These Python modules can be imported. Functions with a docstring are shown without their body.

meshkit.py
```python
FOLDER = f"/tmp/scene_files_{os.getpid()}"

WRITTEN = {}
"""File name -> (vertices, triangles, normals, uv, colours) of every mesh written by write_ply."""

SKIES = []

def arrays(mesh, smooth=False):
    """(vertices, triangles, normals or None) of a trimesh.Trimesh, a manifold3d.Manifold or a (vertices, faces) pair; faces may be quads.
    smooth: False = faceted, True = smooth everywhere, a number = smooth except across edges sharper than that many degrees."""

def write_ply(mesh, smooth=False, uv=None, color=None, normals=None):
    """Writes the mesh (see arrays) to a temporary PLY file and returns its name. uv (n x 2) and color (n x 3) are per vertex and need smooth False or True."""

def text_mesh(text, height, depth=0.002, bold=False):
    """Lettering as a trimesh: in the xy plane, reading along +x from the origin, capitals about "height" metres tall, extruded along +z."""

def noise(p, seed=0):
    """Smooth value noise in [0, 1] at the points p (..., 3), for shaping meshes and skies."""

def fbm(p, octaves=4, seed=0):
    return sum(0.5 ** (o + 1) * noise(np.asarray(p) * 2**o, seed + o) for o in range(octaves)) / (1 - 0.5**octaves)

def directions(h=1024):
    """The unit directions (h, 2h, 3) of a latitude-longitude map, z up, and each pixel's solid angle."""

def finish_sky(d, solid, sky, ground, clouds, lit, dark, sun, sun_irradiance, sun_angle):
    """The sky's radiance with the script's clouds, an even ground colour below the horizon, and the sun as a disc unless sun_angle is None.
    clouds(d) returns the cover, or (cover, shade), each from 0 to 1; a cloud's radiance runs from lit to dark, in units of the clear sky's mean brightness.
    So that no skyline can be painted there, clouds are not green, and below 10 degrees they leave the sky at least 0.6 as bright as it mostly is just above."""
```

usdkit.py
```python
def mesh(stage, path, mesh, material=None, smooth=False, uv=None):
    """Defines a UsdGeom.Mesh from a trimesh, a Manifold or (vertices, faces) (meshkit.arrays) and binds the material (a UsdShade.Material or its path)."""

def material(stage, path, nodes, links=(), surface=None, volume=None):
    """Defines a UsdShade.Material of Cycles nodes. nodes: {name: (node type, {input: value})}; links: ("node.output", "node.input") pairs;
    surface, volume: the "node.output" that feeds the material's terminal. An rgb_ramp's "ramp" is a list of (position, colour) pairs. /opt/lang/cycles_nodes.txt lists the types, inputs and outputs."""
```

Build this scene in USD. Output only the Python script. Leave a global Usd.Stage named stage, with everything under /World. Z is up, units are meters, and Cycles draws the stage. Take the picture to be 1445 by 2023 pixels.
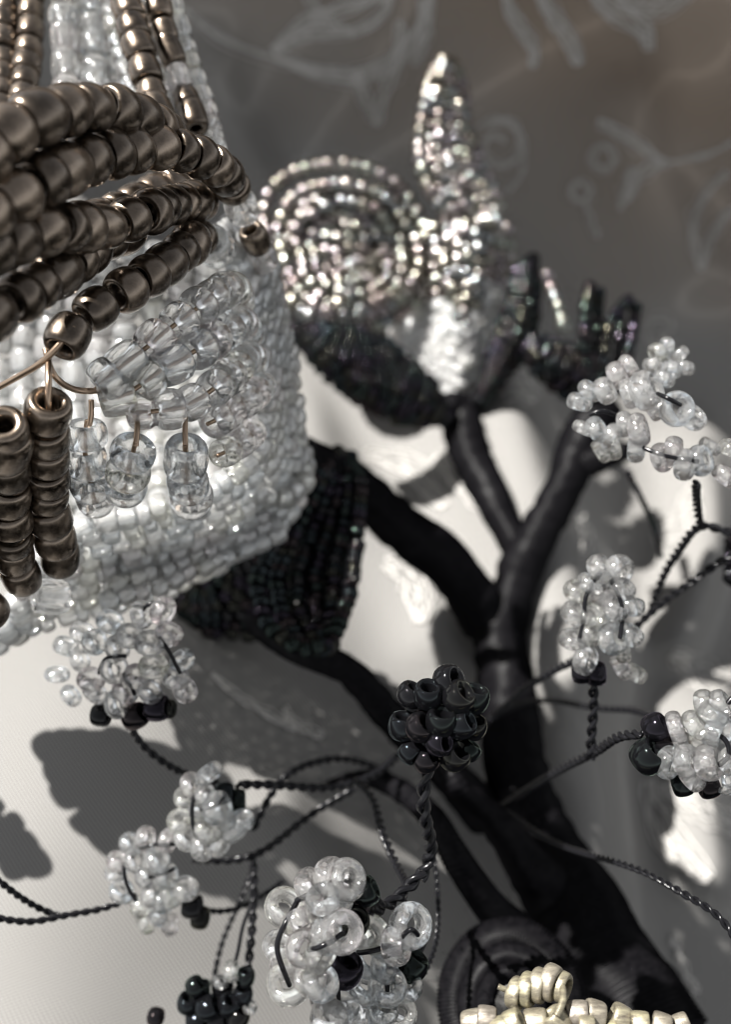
import math, random
import numpy as np
import trimesh, usdkit, meshkit
from scipy.interpolate import CubicSpline, RBFInterpolator
from pxr import Usd, UsdGeom, UsdLux, UsdShade, Gf, Sdf, Vt

rng = random.Random(7)
stage = Usd.Stage.CreateInMemory()
UsdGeom.SetStageUpAxis(stage, 'Z')
UsdGeom.SetStageMetersPerUnit(stage, 1.0)
UsdGeom.Xform.Define(stage, '/World')
UsdGeom.Scope.Define(stage, '/World/Looks')

# ------------------------------------------------------------------ camera, sky, sun
K = 0.8                     # picture width / distance
PITCH = 50.0
EYE = np.array([0.0, -0.050, 0.070])
FOCUS = 0.0385
APERTURE = 0.00070          # opening in metres
EXPOSURE = 1.58
SUN_CAM = np.array([-0.50, 0.68, 0.54])       # towards the sun: right, up, towards the lens
SUN_POWER = 1.25
SKY = 0.066
a = math.radians(90 - PITCH)
RX = np.array([[1, 0, 0], [0, math.cos(a), -math.sin(a)], [0, math.sin(a), math.cos(a)]])
cam = UsdGeom.Camera.Define(stage, '/World/camera')
M4 = np.eye(4); M4[:3, :3] = RX; M4[:3, 3] = EYE
cam.AddTransformOp().Set(Gf.Matrix4d(*M4.T.ravel().tolist()))
FL = 10.0
cam.CreateFocalLengthAttr(FL)
cam.CreateHorizontalApertureAttr(FL * K)
cam.CreateVerticalApertureAttr(FL * K * 1024 / 732)
cam.CreateFStopAttr(FL / 1000 / APERTURE)
cam.CreateFocusDistanceAttr(FOCUS)
cam.CreateClippingRangeAttr(Gf.Vec2f(0.002, 100))
cam.CreateExposureAttr(EXPOSURE)

sun_dir = RX @ (SUN_CAM / np.linalg.norm(SUN_CAM))
elev = math.asin(sun_dir[2]); rot = math.atan2(sun_dir[0], sun_dir[1])
sun = UsdLux.DistantLight.Define(stage, '/World/sun')
sun.CreateIntensityAttr(SUN_POWER); sun.CreateAngleAttr(0.5); sun.CreateNormalizeAttr(True)
sun.CreateColorAttr(Gf.Vec3f(1.0, 0.97, 0.93))
zax = sun_dir; xax = np.cross([0, 1, 0.01], zax); xax /= np.linalg.norm(xax); yax = np.cross(zax, xax)
S4 = np.eye(4); S4[:3, 0], S4[:3, 1], S4[:3, 2] = xax, yax, zax
sun.AddTransformOp().Set(Gf.Matrix4d(*S4.T.ravel().tolist()))
dome = UsdLux.DomeLight.Define(stage, '/World/sky')
dome.CreateIntensityAttr(1.0)
sky_mat = usdkit.material(stage, '/World/Looks/sky', {
    's': ('sky_texture', {'sky_type': 'single_scattering', 'sun_disc': False, 'air_density': 0.6, 'aerosol_density': 0.2, 'sun_elevation': elev, 'sun_rotation': rot}),
    'h': ('hsv', {'saturation': 0.12, 'value': 1.0}),
    'b': ('background_shader', {'strength': SKY})}, [('s.color', 'h.color'), ('h.color', 'b.color')], surface='b.background')
UsdShade.MaterialBindingAPI.Apply(dome.GetPrim()).Bind(sky_mat)
dome.GetPrim().SetCustomDataByKey('kind', 'structure')


def P(px, py, d):
    """The place seen at photograph pixel (px, py), d millimetres in front of the lens."""
    px, py, d = np.broadcast_arrays(np.asarray(px, float), np.asarray(py, float), np.asarray(d, float) / 1000)
    c = np.stack([(px - 722.5) / 1445 * K * d, (1011.5 - py) / 1445 * K * d, -d], -1)
    return c @ RX.T + EYE


def mm(px, d):
    return px * K * d / 1445 / 1000


# ------------------------------------------------------------------ materials
def mat(name, nodes, links=(), surface='p.BSDF'):
    return usdkit.material(stage, '/World/Looks/' + name, nodes, links, surface=surface)


M = {}
NV = 6
for i in range(NV):
    f = 0.66 + 0.14 * i
    M['bronze%d' % i] = mat('bronze_glass_%d' % i, {
        'g': ('geometry', {}),
        'n': ('noise_texture', {'scale': 1100.0, 'detail': 4.0, 'roughness': 0.65}),
        'r': ('map_range', {'from_min': 0.3, 'from_max': 0.75, 'to_min': 0.20, 'to_max': 0.42}),
        'c': ('rgb_ramp', {'ramp': [(0.3, (0.095 * f, 0.075 * f, 0.058 * f)), (0.75, (0.19 * f, 0.152 * f, 0.118 * f))]}),
        'bp': ('bump', {'strength': 0.18, 'distance': 0.00008}),
        'p': ('principled_bsdf', {'metallic': 1.0, 'coat_weight': 0.35, 'coat_roughness': 0.12})},
        [('g.position', 'n.vector'), ('n.fac', 'r.value'), ('r.result', 'p.roughness'), ('n.fac', 'c.fac'), ('c.color', 'p.base_color'), ('n.fac', 'bp.height'), ('bp.normal', 'p.normal')])
    sheen = [(1, .86, .84), (.82, .94, 1), (1, 1, .84), (.86, 1, .90), (.95, .88, 1), (1, 1, 1)][i]
    M['silver%d' % i] = mat('silver_glass_%d' % i, {
        'p': ('principled_bsdf', {'metallic': 1.0, 'roughness': 0.34, 'base_color': (0.085 * f, 0.072 * f, 0.060 * f)}),
        'gl': ('glossy_bsdf', {'roughness': 0.10, 'color': sheen}),
        'fr': ('fresnel', {'IOR': 2.4}), 'm': ('mix_closure', {})},
        [('fr.fac', 'm.fac'), ('p.BSDF', 'm.closure1'), ('gl.BSDF', 'm.closure2')], surface='m.closure')
    for fam, milk, see, rough in (('clear', 0.11, 0.22, 0.035), ('cup', 0.66, 0.44, 0.06), ('pearl', 0.85, 0.12, 0.1)):
     M['%s%d' % (fam, i)] = mat('%s_glass_%d' % (fam, i), {
        'g': ('geometry', {}),
        'n': ('noise_texture', {'scale': 700.0 + 90 * i, 'detail': 3.0, 'roughness': 0.6}),
        'bp': ('bump', {'strength': 0.45, 'distance': 0.00015}),
        'n2': ('noise_texture', {'scale': 3200.0, 'detail': 1.0}), 'b2': ('bump', {'strength': 0.35, 'distance': 0.00008}),
        'gl': ('glass_bsdf', {'color': (0.985, 0.985, 0.98), 'roughness': rough, 'IOR': 1.5}),
        'tl': ('translucent_bsdf', {'color': (0.9, 0.9, 0.88)}),
        'df': ('diffuse_bsdf', {'color': (0.86, 0.86, 0.85)}),
        'tr': ('transparent_bsdf', {'color': (0.98, 0.98, 0.97)}),
        'm1': ('mix_closure', {'fac': 0.5}),
        'm2': ('mix_closure', {'fac': milk}),
        'm3': ('mix_closure', {'fac': see}),
        'sp': ('glossy_bsdf', {'roughness': 0.08, 'color': [(1, 1, 1), (.95, .98, 1), (1, .95, .95), (1, 1, .94), (.93, .97, 1), (1, 1, 1)][i]}),
        'fr': ('fresnel', {'IOR': 1.5 if fam == 'clear' else 1.8}),
        'm4': ('mix_closure', {})},
        [('g.position', 'n.vector'), ('n.fac', 'bp.height'), ('bp.normal', 'gl.normal'), ('g.position', 'n2.vector'), ('n2.fac', 'b2.height'), ('b2.normal', 'sp.normal'),
         ('tl.BSDF', 'm1.closure1'), ('df.BSDF', 'm1.closure2'),
         ('gl.BSDF', 'm2.closure1'), ('m1.closure', 'm2.closure2'),
         ('m2.closure', 'm3.closure1'), ('tr.BSDF', 'm3.closure2'),
         ('fr.fac', 'm4.fac'), ('m3.closure', 'm4.closure1'), ('sp.BSDF', 'm4.closure2')], surface='m4.closure')
    M['black%d' % i] = mat('black_glass_%d' % i, {
        'p': ('diffuse_bsdf', {'color': (0.003, 0.003, 0.0035)}),
        'gl': ('glossy_bsdf', {'roughness': 0.06 + 0.01 * i, 'color': [(1, .85, .85), (.8, .95, 1), (1, 1, .85), (.8, 1, .9), (.9, .8, 1), (1, 1, 1)][i]}),
        'fr': ('fresnel', {'IOR': 1.32}), 'm': ('mix_closure', {})},
        [('fr.fac', 'm.fac'), ('p.BSDF', 'm.closure1'), ('gl.BSDF', 'm.closure2')], surface='m.closure')
    M['jet%d' % i] = mat('jet_glass_%d' % i, {
        'p': ('diffuse_bsdf', {'color': (0.0025, 0.0025, 0.003)}),
        'gl': ('glossy_bsdf', {'roughness': 0.07 + 0.01 * i, 'color': [(1, .8, .8), (.75, .95, 1), (1, 1, .8), (.75, 1, .88), (.88, .75, 1), (1, 1, 1)][i]}),
        'm': ('mix_closure', {'fac': 0.028})}, [('p.BSDF', 'm.closure1'), ('gl.BSDF', 'm.closure2')], surface='m.closure')
    M['gold%d' % i] = mat('champagne_glass_%d' % i, {
        'g': ('geometry', {}), 'mp': ('mapping', {'scale': (1.0, 3.5, 1.0)}),
        'n': ('noise_texture', {'scale': 1400.0, 'detail': 5.0, 'roughness': 0.75}),
        'r': ('map_range', {'from_min': 0.3, 'from_max': 0.7, 'to_min': 0.24, 'to_max': 0.6}),
        'c': ('rgb_ramp', {'ramp': [(0.3, (0.13, 0.112, 0.09)), (0.7, (0.29 + .02 * i, 0.262 + .02 * i, 0.222))]}),
        'bp': ('bump', {'strength': 0.5, 'distance': 0.00006}),
        'p': ('principled_bsdf', {'metallic': 0.55})},
        [('g.position', 'mp.vector'), ('mp.vector', 'n.vector'), ('n.fac', 'r.value'), ('r.result', 'p.roughness'), ('n.fac', 'c.fac'), ('c.color', 'p.base_color'), ('n.fac', 'bp.height'), ('bp.normal', 'p.normal')])
M['wire'] = mat('black_wire', {'p': ('principled_bsdf', {'base_color': (0.005, 0.005, 0.006), 'roughness': 0.22, 'specular_ior_level': 0.25})})
M['bronze_wire'] = mat('bronze_wire', {'p': ('principled_bsdf', {'base_color': (0.34, 0.25, 0.18), 'metallic': 1.0, 'roughness': 0.3})})
M['thread'] = mat('black_thread', {
    'g': ('geometry', {}), 'n': ('noise_texture', {'scale': 2500.0, 'detail': 3.0}),
    'c': ('rgb_ramp', {'ramp': [(0.3, (0.0015, 0.0015, 0.002)), (0.8, (0.0075, 0.007, 0.008))]}),
    'd': ('diffuse_bsdf', {}), 'sp': ('glossy_bsdf', {'roughness': 0.42, 'color': (1, 1, 1)}), 'm': ('mix_closure', {'fac': 0.006})},
    [('g.position', 'n.vector'), ('n.fac', 'c.fac'), ('c.color', 'd.color'), ('d.BSDF', 'm.closure1'), ('sp.BSDF', 'm.closure2')], surface='m.closure')
M['white_thread'] = mat('white_thread', {
    'df': ('diffuse_bsdf', {'color': (0.62, 0.605, 0.58)}), 'tl': ('translucent_bsdf', {'color': (0.56, 0.55, 0.525)}),
    'm': ('mix_closure', {'fac': 0.3})}, [('df.BSDF', 'm.closure1'), ('tl.BSDF', 'm.closure2')], surface='m.closure')
M['nylon'] = mat('grey_thread', {'p': ('principled_bsdf', {'base_color': (0.06, 0.055, 0.05), 'roughness': 0.3})})
# ------------------------------------------------------------------ prims
used = {}


def path_of(parent, name):
    base = (parent.GetPath().pathString if parent else '/World') + '/' + name
    n = used.get(base, 0); used[base] = n + 1
    return base if n == 0 else base + '_%03d' % n


ORIGIN = {}


def tag(prim, label=None, cat=None, group=None, kind=None):
    for k, v in (('label', label), ('category', cat), ('group', group), ('kind', kind)):
        if v: prim.SetCustomDataByKey(k, v)


def thing(name, base, label=None, cat=None, group=None, kind=None):
    x = UsdGeom.Xform.Define(stage, path_of(None, name)); base = np.asarray(base, float)
    x.AddTranslateOp().Set(Gf.Vec3d(*base.tolist()))
    p = x.GetPrim(); ORIGIN[p.GetPath()] = base
    tag(p, label, cat, group, kind)
    return p


def part_group(name, parent, label=None):
    x = UsdGeom.Xform.Define(stage, path_of(parent, name)); p = x.GetPrim()
    ORIGIN[p.GetPath()] = ORIGIN[parent.GetPath()]
    if label: tag(p, label)
    return p


def put(name, v, f, n, m, parent, uv=None, label=None):
    o = ORIGIN[parent.GetPath()] if parent else np.zeros(3)
    g = UsdGeom.Mesh.Define(stage, path_of(parent, name))
    g.CreatePointsAttr(Vt.Vec3fArray.FromNumpy((v - o).astype(np.float32)))
    f = np.asarray(f, np.int32)
    g.CreateFaceVertexCountsAttr(Vt.IntArray.FromNumpy(np.full(len(f), f.shape[1], np.int32)))
    g.CreateFaceVertexIndicesAttr(Vt.IntArray.FromNumpy(f.ravel()))
    g.CreateSubdivisionSchemeAttr('none')
    if n is not None:
        g.CreateNormalsAttr(Vt.Vec3fArray.FromNumpy(n.astype(np.float32))); g.SetNormalsInterpolation('vertex')
    if uv is not None:
        UsdGeom.PrimvarsAPI(g).CreatePrimvar('st', Sdf.ValueTypeNames.TexCoord2fArray, 'vertex').Set(Vt.Vec2fArray.FromNumpy(uv.astype(np.float32)))
    UsdShade.MaterialBindingAPI.Apply(g.GetPrim()).Bind(M[m])
    if label: tag(g.GetPrim(), label)
    return g.GetPrim()


def normals_of(v, f):
    if f.shape[1] == 4: t = np.vstack([f[:, [0, 1, 2]], f[:, [0, 2, 3]]])
    else: t = f
    fn = np.cross(v[t[:, 1]] - v[t[:, 0]], v[t[:, 2]] - v[t[:, 0]])
    n = np.zeros_like(v)
    for k in range(3): np.add.at(n, t[:, k], fn)
    return n / np.maximum(np.linalg.norm(n, axis=1, keepdims=True), 1e-30)


_lathe = {}


def bead_shape(hole, aspect, power, seg, prof):
    """A drilled bead of outer radius 1 along z: half length aspect, hole radius hole."""
    key = (round(hole, 2), round(aspect, 2), power, seg, prof)
    if key not in _lathe:
        t = np.linspace(0, 2 * np.pi, prof, endpoint=False)
        c, s = np.cos(t), np.sin(t)
        w = (1 - hole) / 2
        r = (1 + hole) / 2 + w * np.sign(c) * np.abs(c) ** (2 / power)
        z = aspect * np.sign(s) * np.abs(s) ** (2 / power)
        ph = np.linspace(0, 2 * np.pi, seg, endpoint=False)
        v = np.stack([np.outer(np.cos(ph), r), np.outer(np.sin(ph), r), np.broadcast_to(z, (seg, prof))], -1).reshape(-1, 3)
        i, j = np.meshgrid(np.arange(seg), np.arange(prof), indexing='ij')
        i2, j2 = (i + 1) % seg, (j + 1) % prof
        f = np.stack([i * prof + j, i2 * prof + j, i2 * prof + j2, i * prof + j2], -1).reshape(-1, 4)
        _lathe[key] = (v, f, normals_of(v, f))
    return _lathe[key]


def frame(t, rnd=0.0):
    t = np.asarray(t, float)
    t = t / np.linalg.norm(t) + rnd * np.array([rng.gauss(0, 1), rng.gauss(0, 1), rng.gauss(0, 1)])
    t /= np.linalg.norm(t)
    u = np.cross(t, [0.3, 0.2, 0.93]); u /= np.linalg.norm(u)
    return np.stack([u, np.cross(t, u), t], 1)


DETAIL = {0: (10, 8), 1: (14, 10), 2: (22, 12), 3: (32, 16)}


def bead(center, axis, radius, half, kind, parent, lod=1, hole=0.32, power=2.3, rnd=0.05, name='bead', sink=None):
    seg, prof = DETAIL[lod]
    wob = 1 + rng.uniform(-0.08, 0.07)
    asp = round(half / radius * (1 + rng.uniform(-0.12, 0.12)), 1 if lod < 2 else 2)
    v, f, n = bead_shape(hole, max(asp, 0.2), power, seg, prof)
    R = frame(axis, rnd)
    vv = (v * radius * wob) @ R.T + center
    nn = n @ R.T
    mname = kind if kind in M else kind + str(rng.randrange(NV))
    if sink is not None:
        sink.append((vv, f, nn, mname)); return None
    return put(name, vv, f, nn, mname, parent)


def spline(pts, samples=400):
    pts = np.asarray(pts, float)
    if len(pts) == 2: pts = np.array([pts[0], pts.mean(0), pts[1]])
    u = np.concatenate([[0], np.cumsum(np.linalg.norm(np.diff(pts, axis=0), axis=1) ** 0.5)])
    c = CubicSpline(u, pts, bc_type='natural')(np.linspace(0, u[-1], samples))
    s = np.concatenate([[0], np.cumsum(np.linalg.norm(np.diff(c, axis=0), axis=1))])
    return c, s


def at_len(c, s, x):
    return np.stack([np.interp(x, s, c[:, k]) for k in range(3)], -1)


def world(pts):
    p = np.asarray(pts, float)
    return P(p[:, 0], p[:, 1], p[:, 2])


def strand(pts, dia, length, kinds, parent, lod=1, gap=1.03, rnd=0.07, wire=None, jit=0.0, name='bead', hole=0.32, power=2.3):
    """Beads threaded along a spline. pts: (px, py, mm); dia and length in mm; kinds: a kind or a function of the bead's place 0..1."""
    c, s = spline(world(pts))
    x, total = length / 2000, s[-1]
    while x < total:
        ln = length / 1000 * (1 + rng.uniform(-0.26, 0.22))
        p0, p1 = at_len(c, s, x - ln * .3), at_len(c, s, x + ln * .3)
        k = kinds(x / total) if callable(kinds) else kinds
        ctr = (p0 + p1) / 2 + jit * dia / 1000 * np.array([rng.gauss(0, 1) for _ in range(3)])
        if k: bead(ctr, p1 - p0 + 1e-9, dia / 2000, ln / 2, k, parent, lod, rnd=rnd, name=name, hole=hole, power=power)
        x += ln * gap
    if wire:
        tube('wire', c[::8], wire / 2000, 'bronze_wire' if wire > 0 else 'wire', parent, 6)


def tube_mesh(c, r, sides=8, closed=True):
    c = np.asarray(c, float); n = len(c)
    r = np.broadcast_to(np.asarray(r, float), (n,))
    t = np.gradient(c, axis=0); t /= np.maximum(np.linalg.norm(t, axis=1, keepdims=True), 1e-15)
    u = np.cross(t[0], [0.31, 0.22, 0.92]); u /= np.linalg.norm(u)
    U = []
    for k in range(n):
        u = u - t[k] * (u @ t[k]); u /= np.linalg.norm(u); U.append(u)
    U = np.array(U); W = np.cross(t, U)
    ph = np.linspace(0, 2 * np.pi, sides, endpoint=False)
    nn = U[:, None] * np.cos(ph)[None, :, None] + W[:, None] * np.sin(ph)[None, :, None]
    v = c[:, None] + nn * r[:, None, None]
    i, j = np.meshgrid(np.arange(n - 1), np.arange(sides), indexing='ij'); j2 = (j + 1) % sides
    f = np.stack([i * sides + j, i * sides + j2, (i + 1) * sides + j2, (i + 1) * sides + j], -1).reshape(-1, 4)
    v, nn = v.reshape(-1, 3), nn.reshape(-1, 3)
    if closed:
        v = np.vstack([v, c[:1], c[-1:]]); nn = np.vstack([nn, -t[:1], t[-1:]])
        e = np.array([[len(v) - 2, (k + 1) % sides, k, k] for k in range(sides)] + [[len(v) - 1, (n - 1) * sides + k, (n - 1) * sides + (k + 1) % sides, (n - 1) * sides + (k + 1) % sides] for k in range(sides)])
        t3 = np.vstack([f[:, [0, 1, 2]], f[:, [0, 2, 3]], e[:, :3]])
        return v, t3, nn
    return v, np.vstack([f[:, [0, 1, 2]], f[:, [0, 2, 3]]]), nn


def tube(name, c, r, m, parent, sides=8):
    v, f, n = tube_mesh(c, r, sides)
    return put(name, v, f, n, m, parent)


def join(parts):
    V, F, N, o = [], [], [], 0
    for v, f, n in parts:
        V.append(v); F.append(f + o); N.append(n); o += len(v)
    return np.vstack(V), np.vstack(F), np.vstack(N)


# ------------------------------------------------------------------ fabric
ctrl = np.array([  # px, py, mm
    (-700, 2600, 58), (0, 2500, 43), (0, 2023, 55), (300, 2023, 58), (700, 2023, 66), (1100, 2023, 78), (1445, 2023, 84), (2100, 2300, 90), (1000, 2700, 60),
    (-600, 1700, 68), (0, 1700, 58), (350, 1700, 61), (700, 1650, 70), (1100, 1650, 86), (1445, 1650, 98), (2100, 1600, 122),
    (-600, 1350, 74), (0, 1350, 65), (350, 1350, 68), (700, 1350, 82), (1100, 1300, 100), (1445, 1300, 113), (2100, 1200, 138),
    (-600, 900, 90), (0, 900, 78), (500, 950, 92), (800, 950, 108), (1100, 950, 118), (1445, 950, 137), (2100, 900, 152),
    (-600, 500, 96), (0, 500, 106), (500, 600, 122), (900, 600, 132), (1200, 600, 138), (1445, 560, 144), (2100, 500, 146),
    (-600, 150, 112), (0, 150, 118), (500, 250, 128), (900, 250, 128), (1200, 250, 126), (1445, 200, 124), (2100, 100, 116),
    (-600, -280, 104), (400, -280, 105), (1445, -280, 104), (2100, -280, 103), (-600, -600, 91), (400, -600, 90), (1445, -600, 89), (2100, -600, 88), (-600, -960, 74), (0, -960, 74), (350, -960, 77), (700, -960, 80), (1445, -960, 77), (2100, -960, 76),
    (-600, -1500, 84), (700, -1500, 84), (2100, -1500, 84), (-600, -2500, 90), (700, -2500, 90), (2100, -2500, 90)], float)
rbf = RBFInterpolator(ctrl[:, :2] / 1000, ctrl[:, 2], smoothing=0.02, kernel='thin_plate_spline')


RIDGES = [  # folds of the cloth: from px, py to px, py; height in mm, half width in pixels
    (1000, 560, 1165, 1440, 25.0, 150), (610, 760, 905, 1330, 5.0, 90), (1410, 840, 1370, 1330, 11.0, 75), (1445, 1330, 1400, 1800, 9.0, 90), (1110, 1340, 1290, 2350, 13.0, 125), (560, 1500, 800, 2100, 2.0, 120), (440, 60, 570, 520, 4.0, 100), (1250, 120, 1420, 620, 5.0, 110)]


def fold(px, py):
    """Soft folds of the cloth, in millimetres towards the lens."""
    a_ = 3.0 * np.exp(-(((px - 560) * 0.75 + (py - 330) * 0.66) / 90) ** 2) * np.exp(-((py - 250) / 330) ** 2)
    b_ = 2.6 * np.sin((px * 0.8 + py * 0.55) / 210.0) * np.clip((900 - py) / 600, 0, 1)
    c_ = 1.2 * np.sin((px * 0.5 - py * 0.9) / 170.0 + 1.0) * np.clip((py - 700) / 500, 0.3, 1)
    out = a_ + b_ + c_
    for x0, y0, x1, y1, h, w in RIDGES:
        dx, dy = x1 - x0, y1 - y0; L = math.hypot(dx, dy)
        t = ((px - x0) * dx + (py - y0) * dy) / L / L
        q = ((px - x0) * dy - (py - y0) * dx) / L + 28 * np.sin(t * 5.0 + x0)
        out = out + h * np.exp(-(q / np.where(q > 0, w * 0.4, w * 1.3)) ** 2) * np.exp(-np.clip(np.abs(t - .5) * 2 - .68, 0, 9) ** 2 * 14)
    return out


def depth(px, py):
    q = np.stack(np.broadcast_arrays(np.asarray(px, float), np.asarray(py, float)), -1)
    s = q.reshape(-1, 2)
    return (rbf(s / 1000) - fold(s[:, 0], s[:, 1])).reshape(q.shape[:-1])


gx, gy = np.meshgrid(np.linspace(-700, 2100, 150), np.linspace(-2500, 2500, 170), indexing='ij')
gp = P(gx, gy, depth(gx, gy))
du = np.concatenate([np.zeros((1, 170)), np.cumsum(np.linalg.norm(np.diff(gp, axis=0), axis=2), 0)], 0)
dv = np.concatenate([np.zeros((150, 1)), np.cumsum(np.linalg.norm(np.diff(gp, axis=1), axis=2), 1)], 1)
uv = np.stack([gp[..., 0] * 1000, dv.mean(0)[None, :].repeat(150, 0) * 1000], -1).reshape(-1, 2)
i, j = np.meshgrid(np.arange(149), np.arange(169), indexing='ij')
ff = np.stack([i * 170 + j, i * 170 + j + 1, (i + 1) * 170 + j + 1, (i + 1) * 170 + j], -1).reshape(-1, 4)
gv = gp.reshape(-1, 3)
VTOP = float(np.interp(350, gy[0], dv.mean(0))) * 1000
M['fabric'] = mat('woven_fabric', {
    'uv': ('texture_coordinate', {}),
    'mp': ('mapping', {'rotation': (0, 0, 0.5)}),
    'w1': ('wave_texture', {'bands_direction': 'x', 'scale': 0.314 / 0.25, 'distortion': 0.8, 'detail': 2.0, 'detail_scale': 0.25}),
    'w2': ('wave_texture', {'bands_direction': 'y', 'scale': 0.314 / 0.25, 'distortion': 0.8, 'detail': 2.0, 'detail_scale': 0.25}),
    'mm': ('math', {'math_type': 'multiply_add', 'value2': 0.62}),
    'w2s': ('math', {'math_type': 'multiply', 'value2': 0.38}),
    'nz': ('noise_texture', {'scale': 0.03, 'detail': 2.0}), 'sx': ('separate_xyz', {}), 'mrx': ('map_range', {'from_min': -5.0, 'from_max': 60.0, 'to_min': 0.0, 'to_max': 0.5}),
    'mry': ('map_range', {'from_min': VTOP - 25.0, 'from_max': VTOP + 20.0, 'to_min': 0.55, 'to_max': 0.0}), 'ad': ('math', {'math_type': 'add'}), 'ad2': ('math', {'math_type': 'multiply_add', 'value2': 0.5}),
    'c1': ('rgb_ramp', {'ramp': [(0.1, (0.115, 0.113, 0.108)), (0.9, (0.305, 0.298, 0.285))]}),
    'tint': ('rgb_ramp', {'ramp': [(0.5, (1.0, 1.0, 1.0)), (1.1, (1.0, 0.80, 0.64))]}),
    'mx': ('mix', {'mix_type': 'multiply', 'fac': 1.0}),
    'df': ('diffuse_bsdf', {}), 'tl': ('translucent_bsdf', {}), 'm': ('mix_closure', {'fac': 0.15})},
    [('uv.UV', 'mp.vector'), ('mp.vector', 'w1.vector'), ('mp.vector', 'w2.vector'), ('w1.fac', 'mm.value1'), ('w2.fac', 'w2s.value1'), ('w2s.value', 'mm.value3'),
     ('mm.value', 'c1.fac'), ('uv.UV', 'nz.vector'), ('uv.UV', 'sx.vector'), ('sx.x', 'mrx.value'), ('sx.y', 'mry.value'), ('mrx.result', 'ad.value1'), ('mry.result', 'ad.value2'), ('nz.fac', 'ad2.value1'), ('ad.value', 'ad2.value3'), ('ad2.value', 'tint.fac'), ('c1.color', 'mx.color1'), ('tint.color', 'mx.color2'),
     ('mx.color', 'df.color'), ('mx.color', 'tl.color'), ('df.BSDF', 'm.closure1'), ('tl.BSDF', 'm.closure2')], surface='m.closure')

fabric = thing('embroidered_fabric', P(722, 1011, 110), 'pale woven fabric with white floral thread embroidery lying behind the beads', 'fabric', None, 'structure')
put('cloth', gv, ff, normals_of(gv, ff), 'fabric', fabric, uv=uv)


def stitch(name, pts, width, n=7, r=0.075, wob=7.0, taper=True):
    n = int(n * 1.5)
    """A band of threads stitched on the cloth along (px, py) points, width in pixels."""
    p = np.asarray(pts, float)
    c, s = spline(np.column_stack([p, np.zeros(len(p))]), 40)
    t = np.gradient(c[:, :2], axis=0); t /= np.linalg.norm(t, axis=1, keepdims=True); nrm = np.stack([-t[:, 1], t[:, 0]], 1)
    tp = np.sin(np.linspace(0.12, np.pi - 0.12, 40)) ** 0.6 if taper else np.ones(40)
    parts = []
    for k in range(n):
        o = ((k + 0.5) / n - 0.5) * width * tp + wob * np.array([rng.gauss(0, 0.35)] * 40) + wob * np.interp(np.arange(40), np.arange(0, 44, 4), [rng.gauss(0, .5) for _ in range(11)])
        q = c[:, :2] + nrm * o[:, None]
        parts.append(tube_mesh(P(q[:, 0], q[:, 1], depth(q[:, 0], q[:, 1]) - 0.18 - 0.1 * rng.random()), r / 1000, 5))
    v, f, nn = join(parts)
    put(name, v, f, nn, 'white_thread', fabric)


def scroll(cx, cy, r0, r1, a0, turns):
    th = np.linspace(0, 2 * np.pi * turns, 14)
    r = np.linspace(r0, r1, 14)
    return [(cx + ri * math.cos(a0 + q), cy + ri * math.sin(a0 + q)) for q, ri in zip(th, r)]


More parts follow.
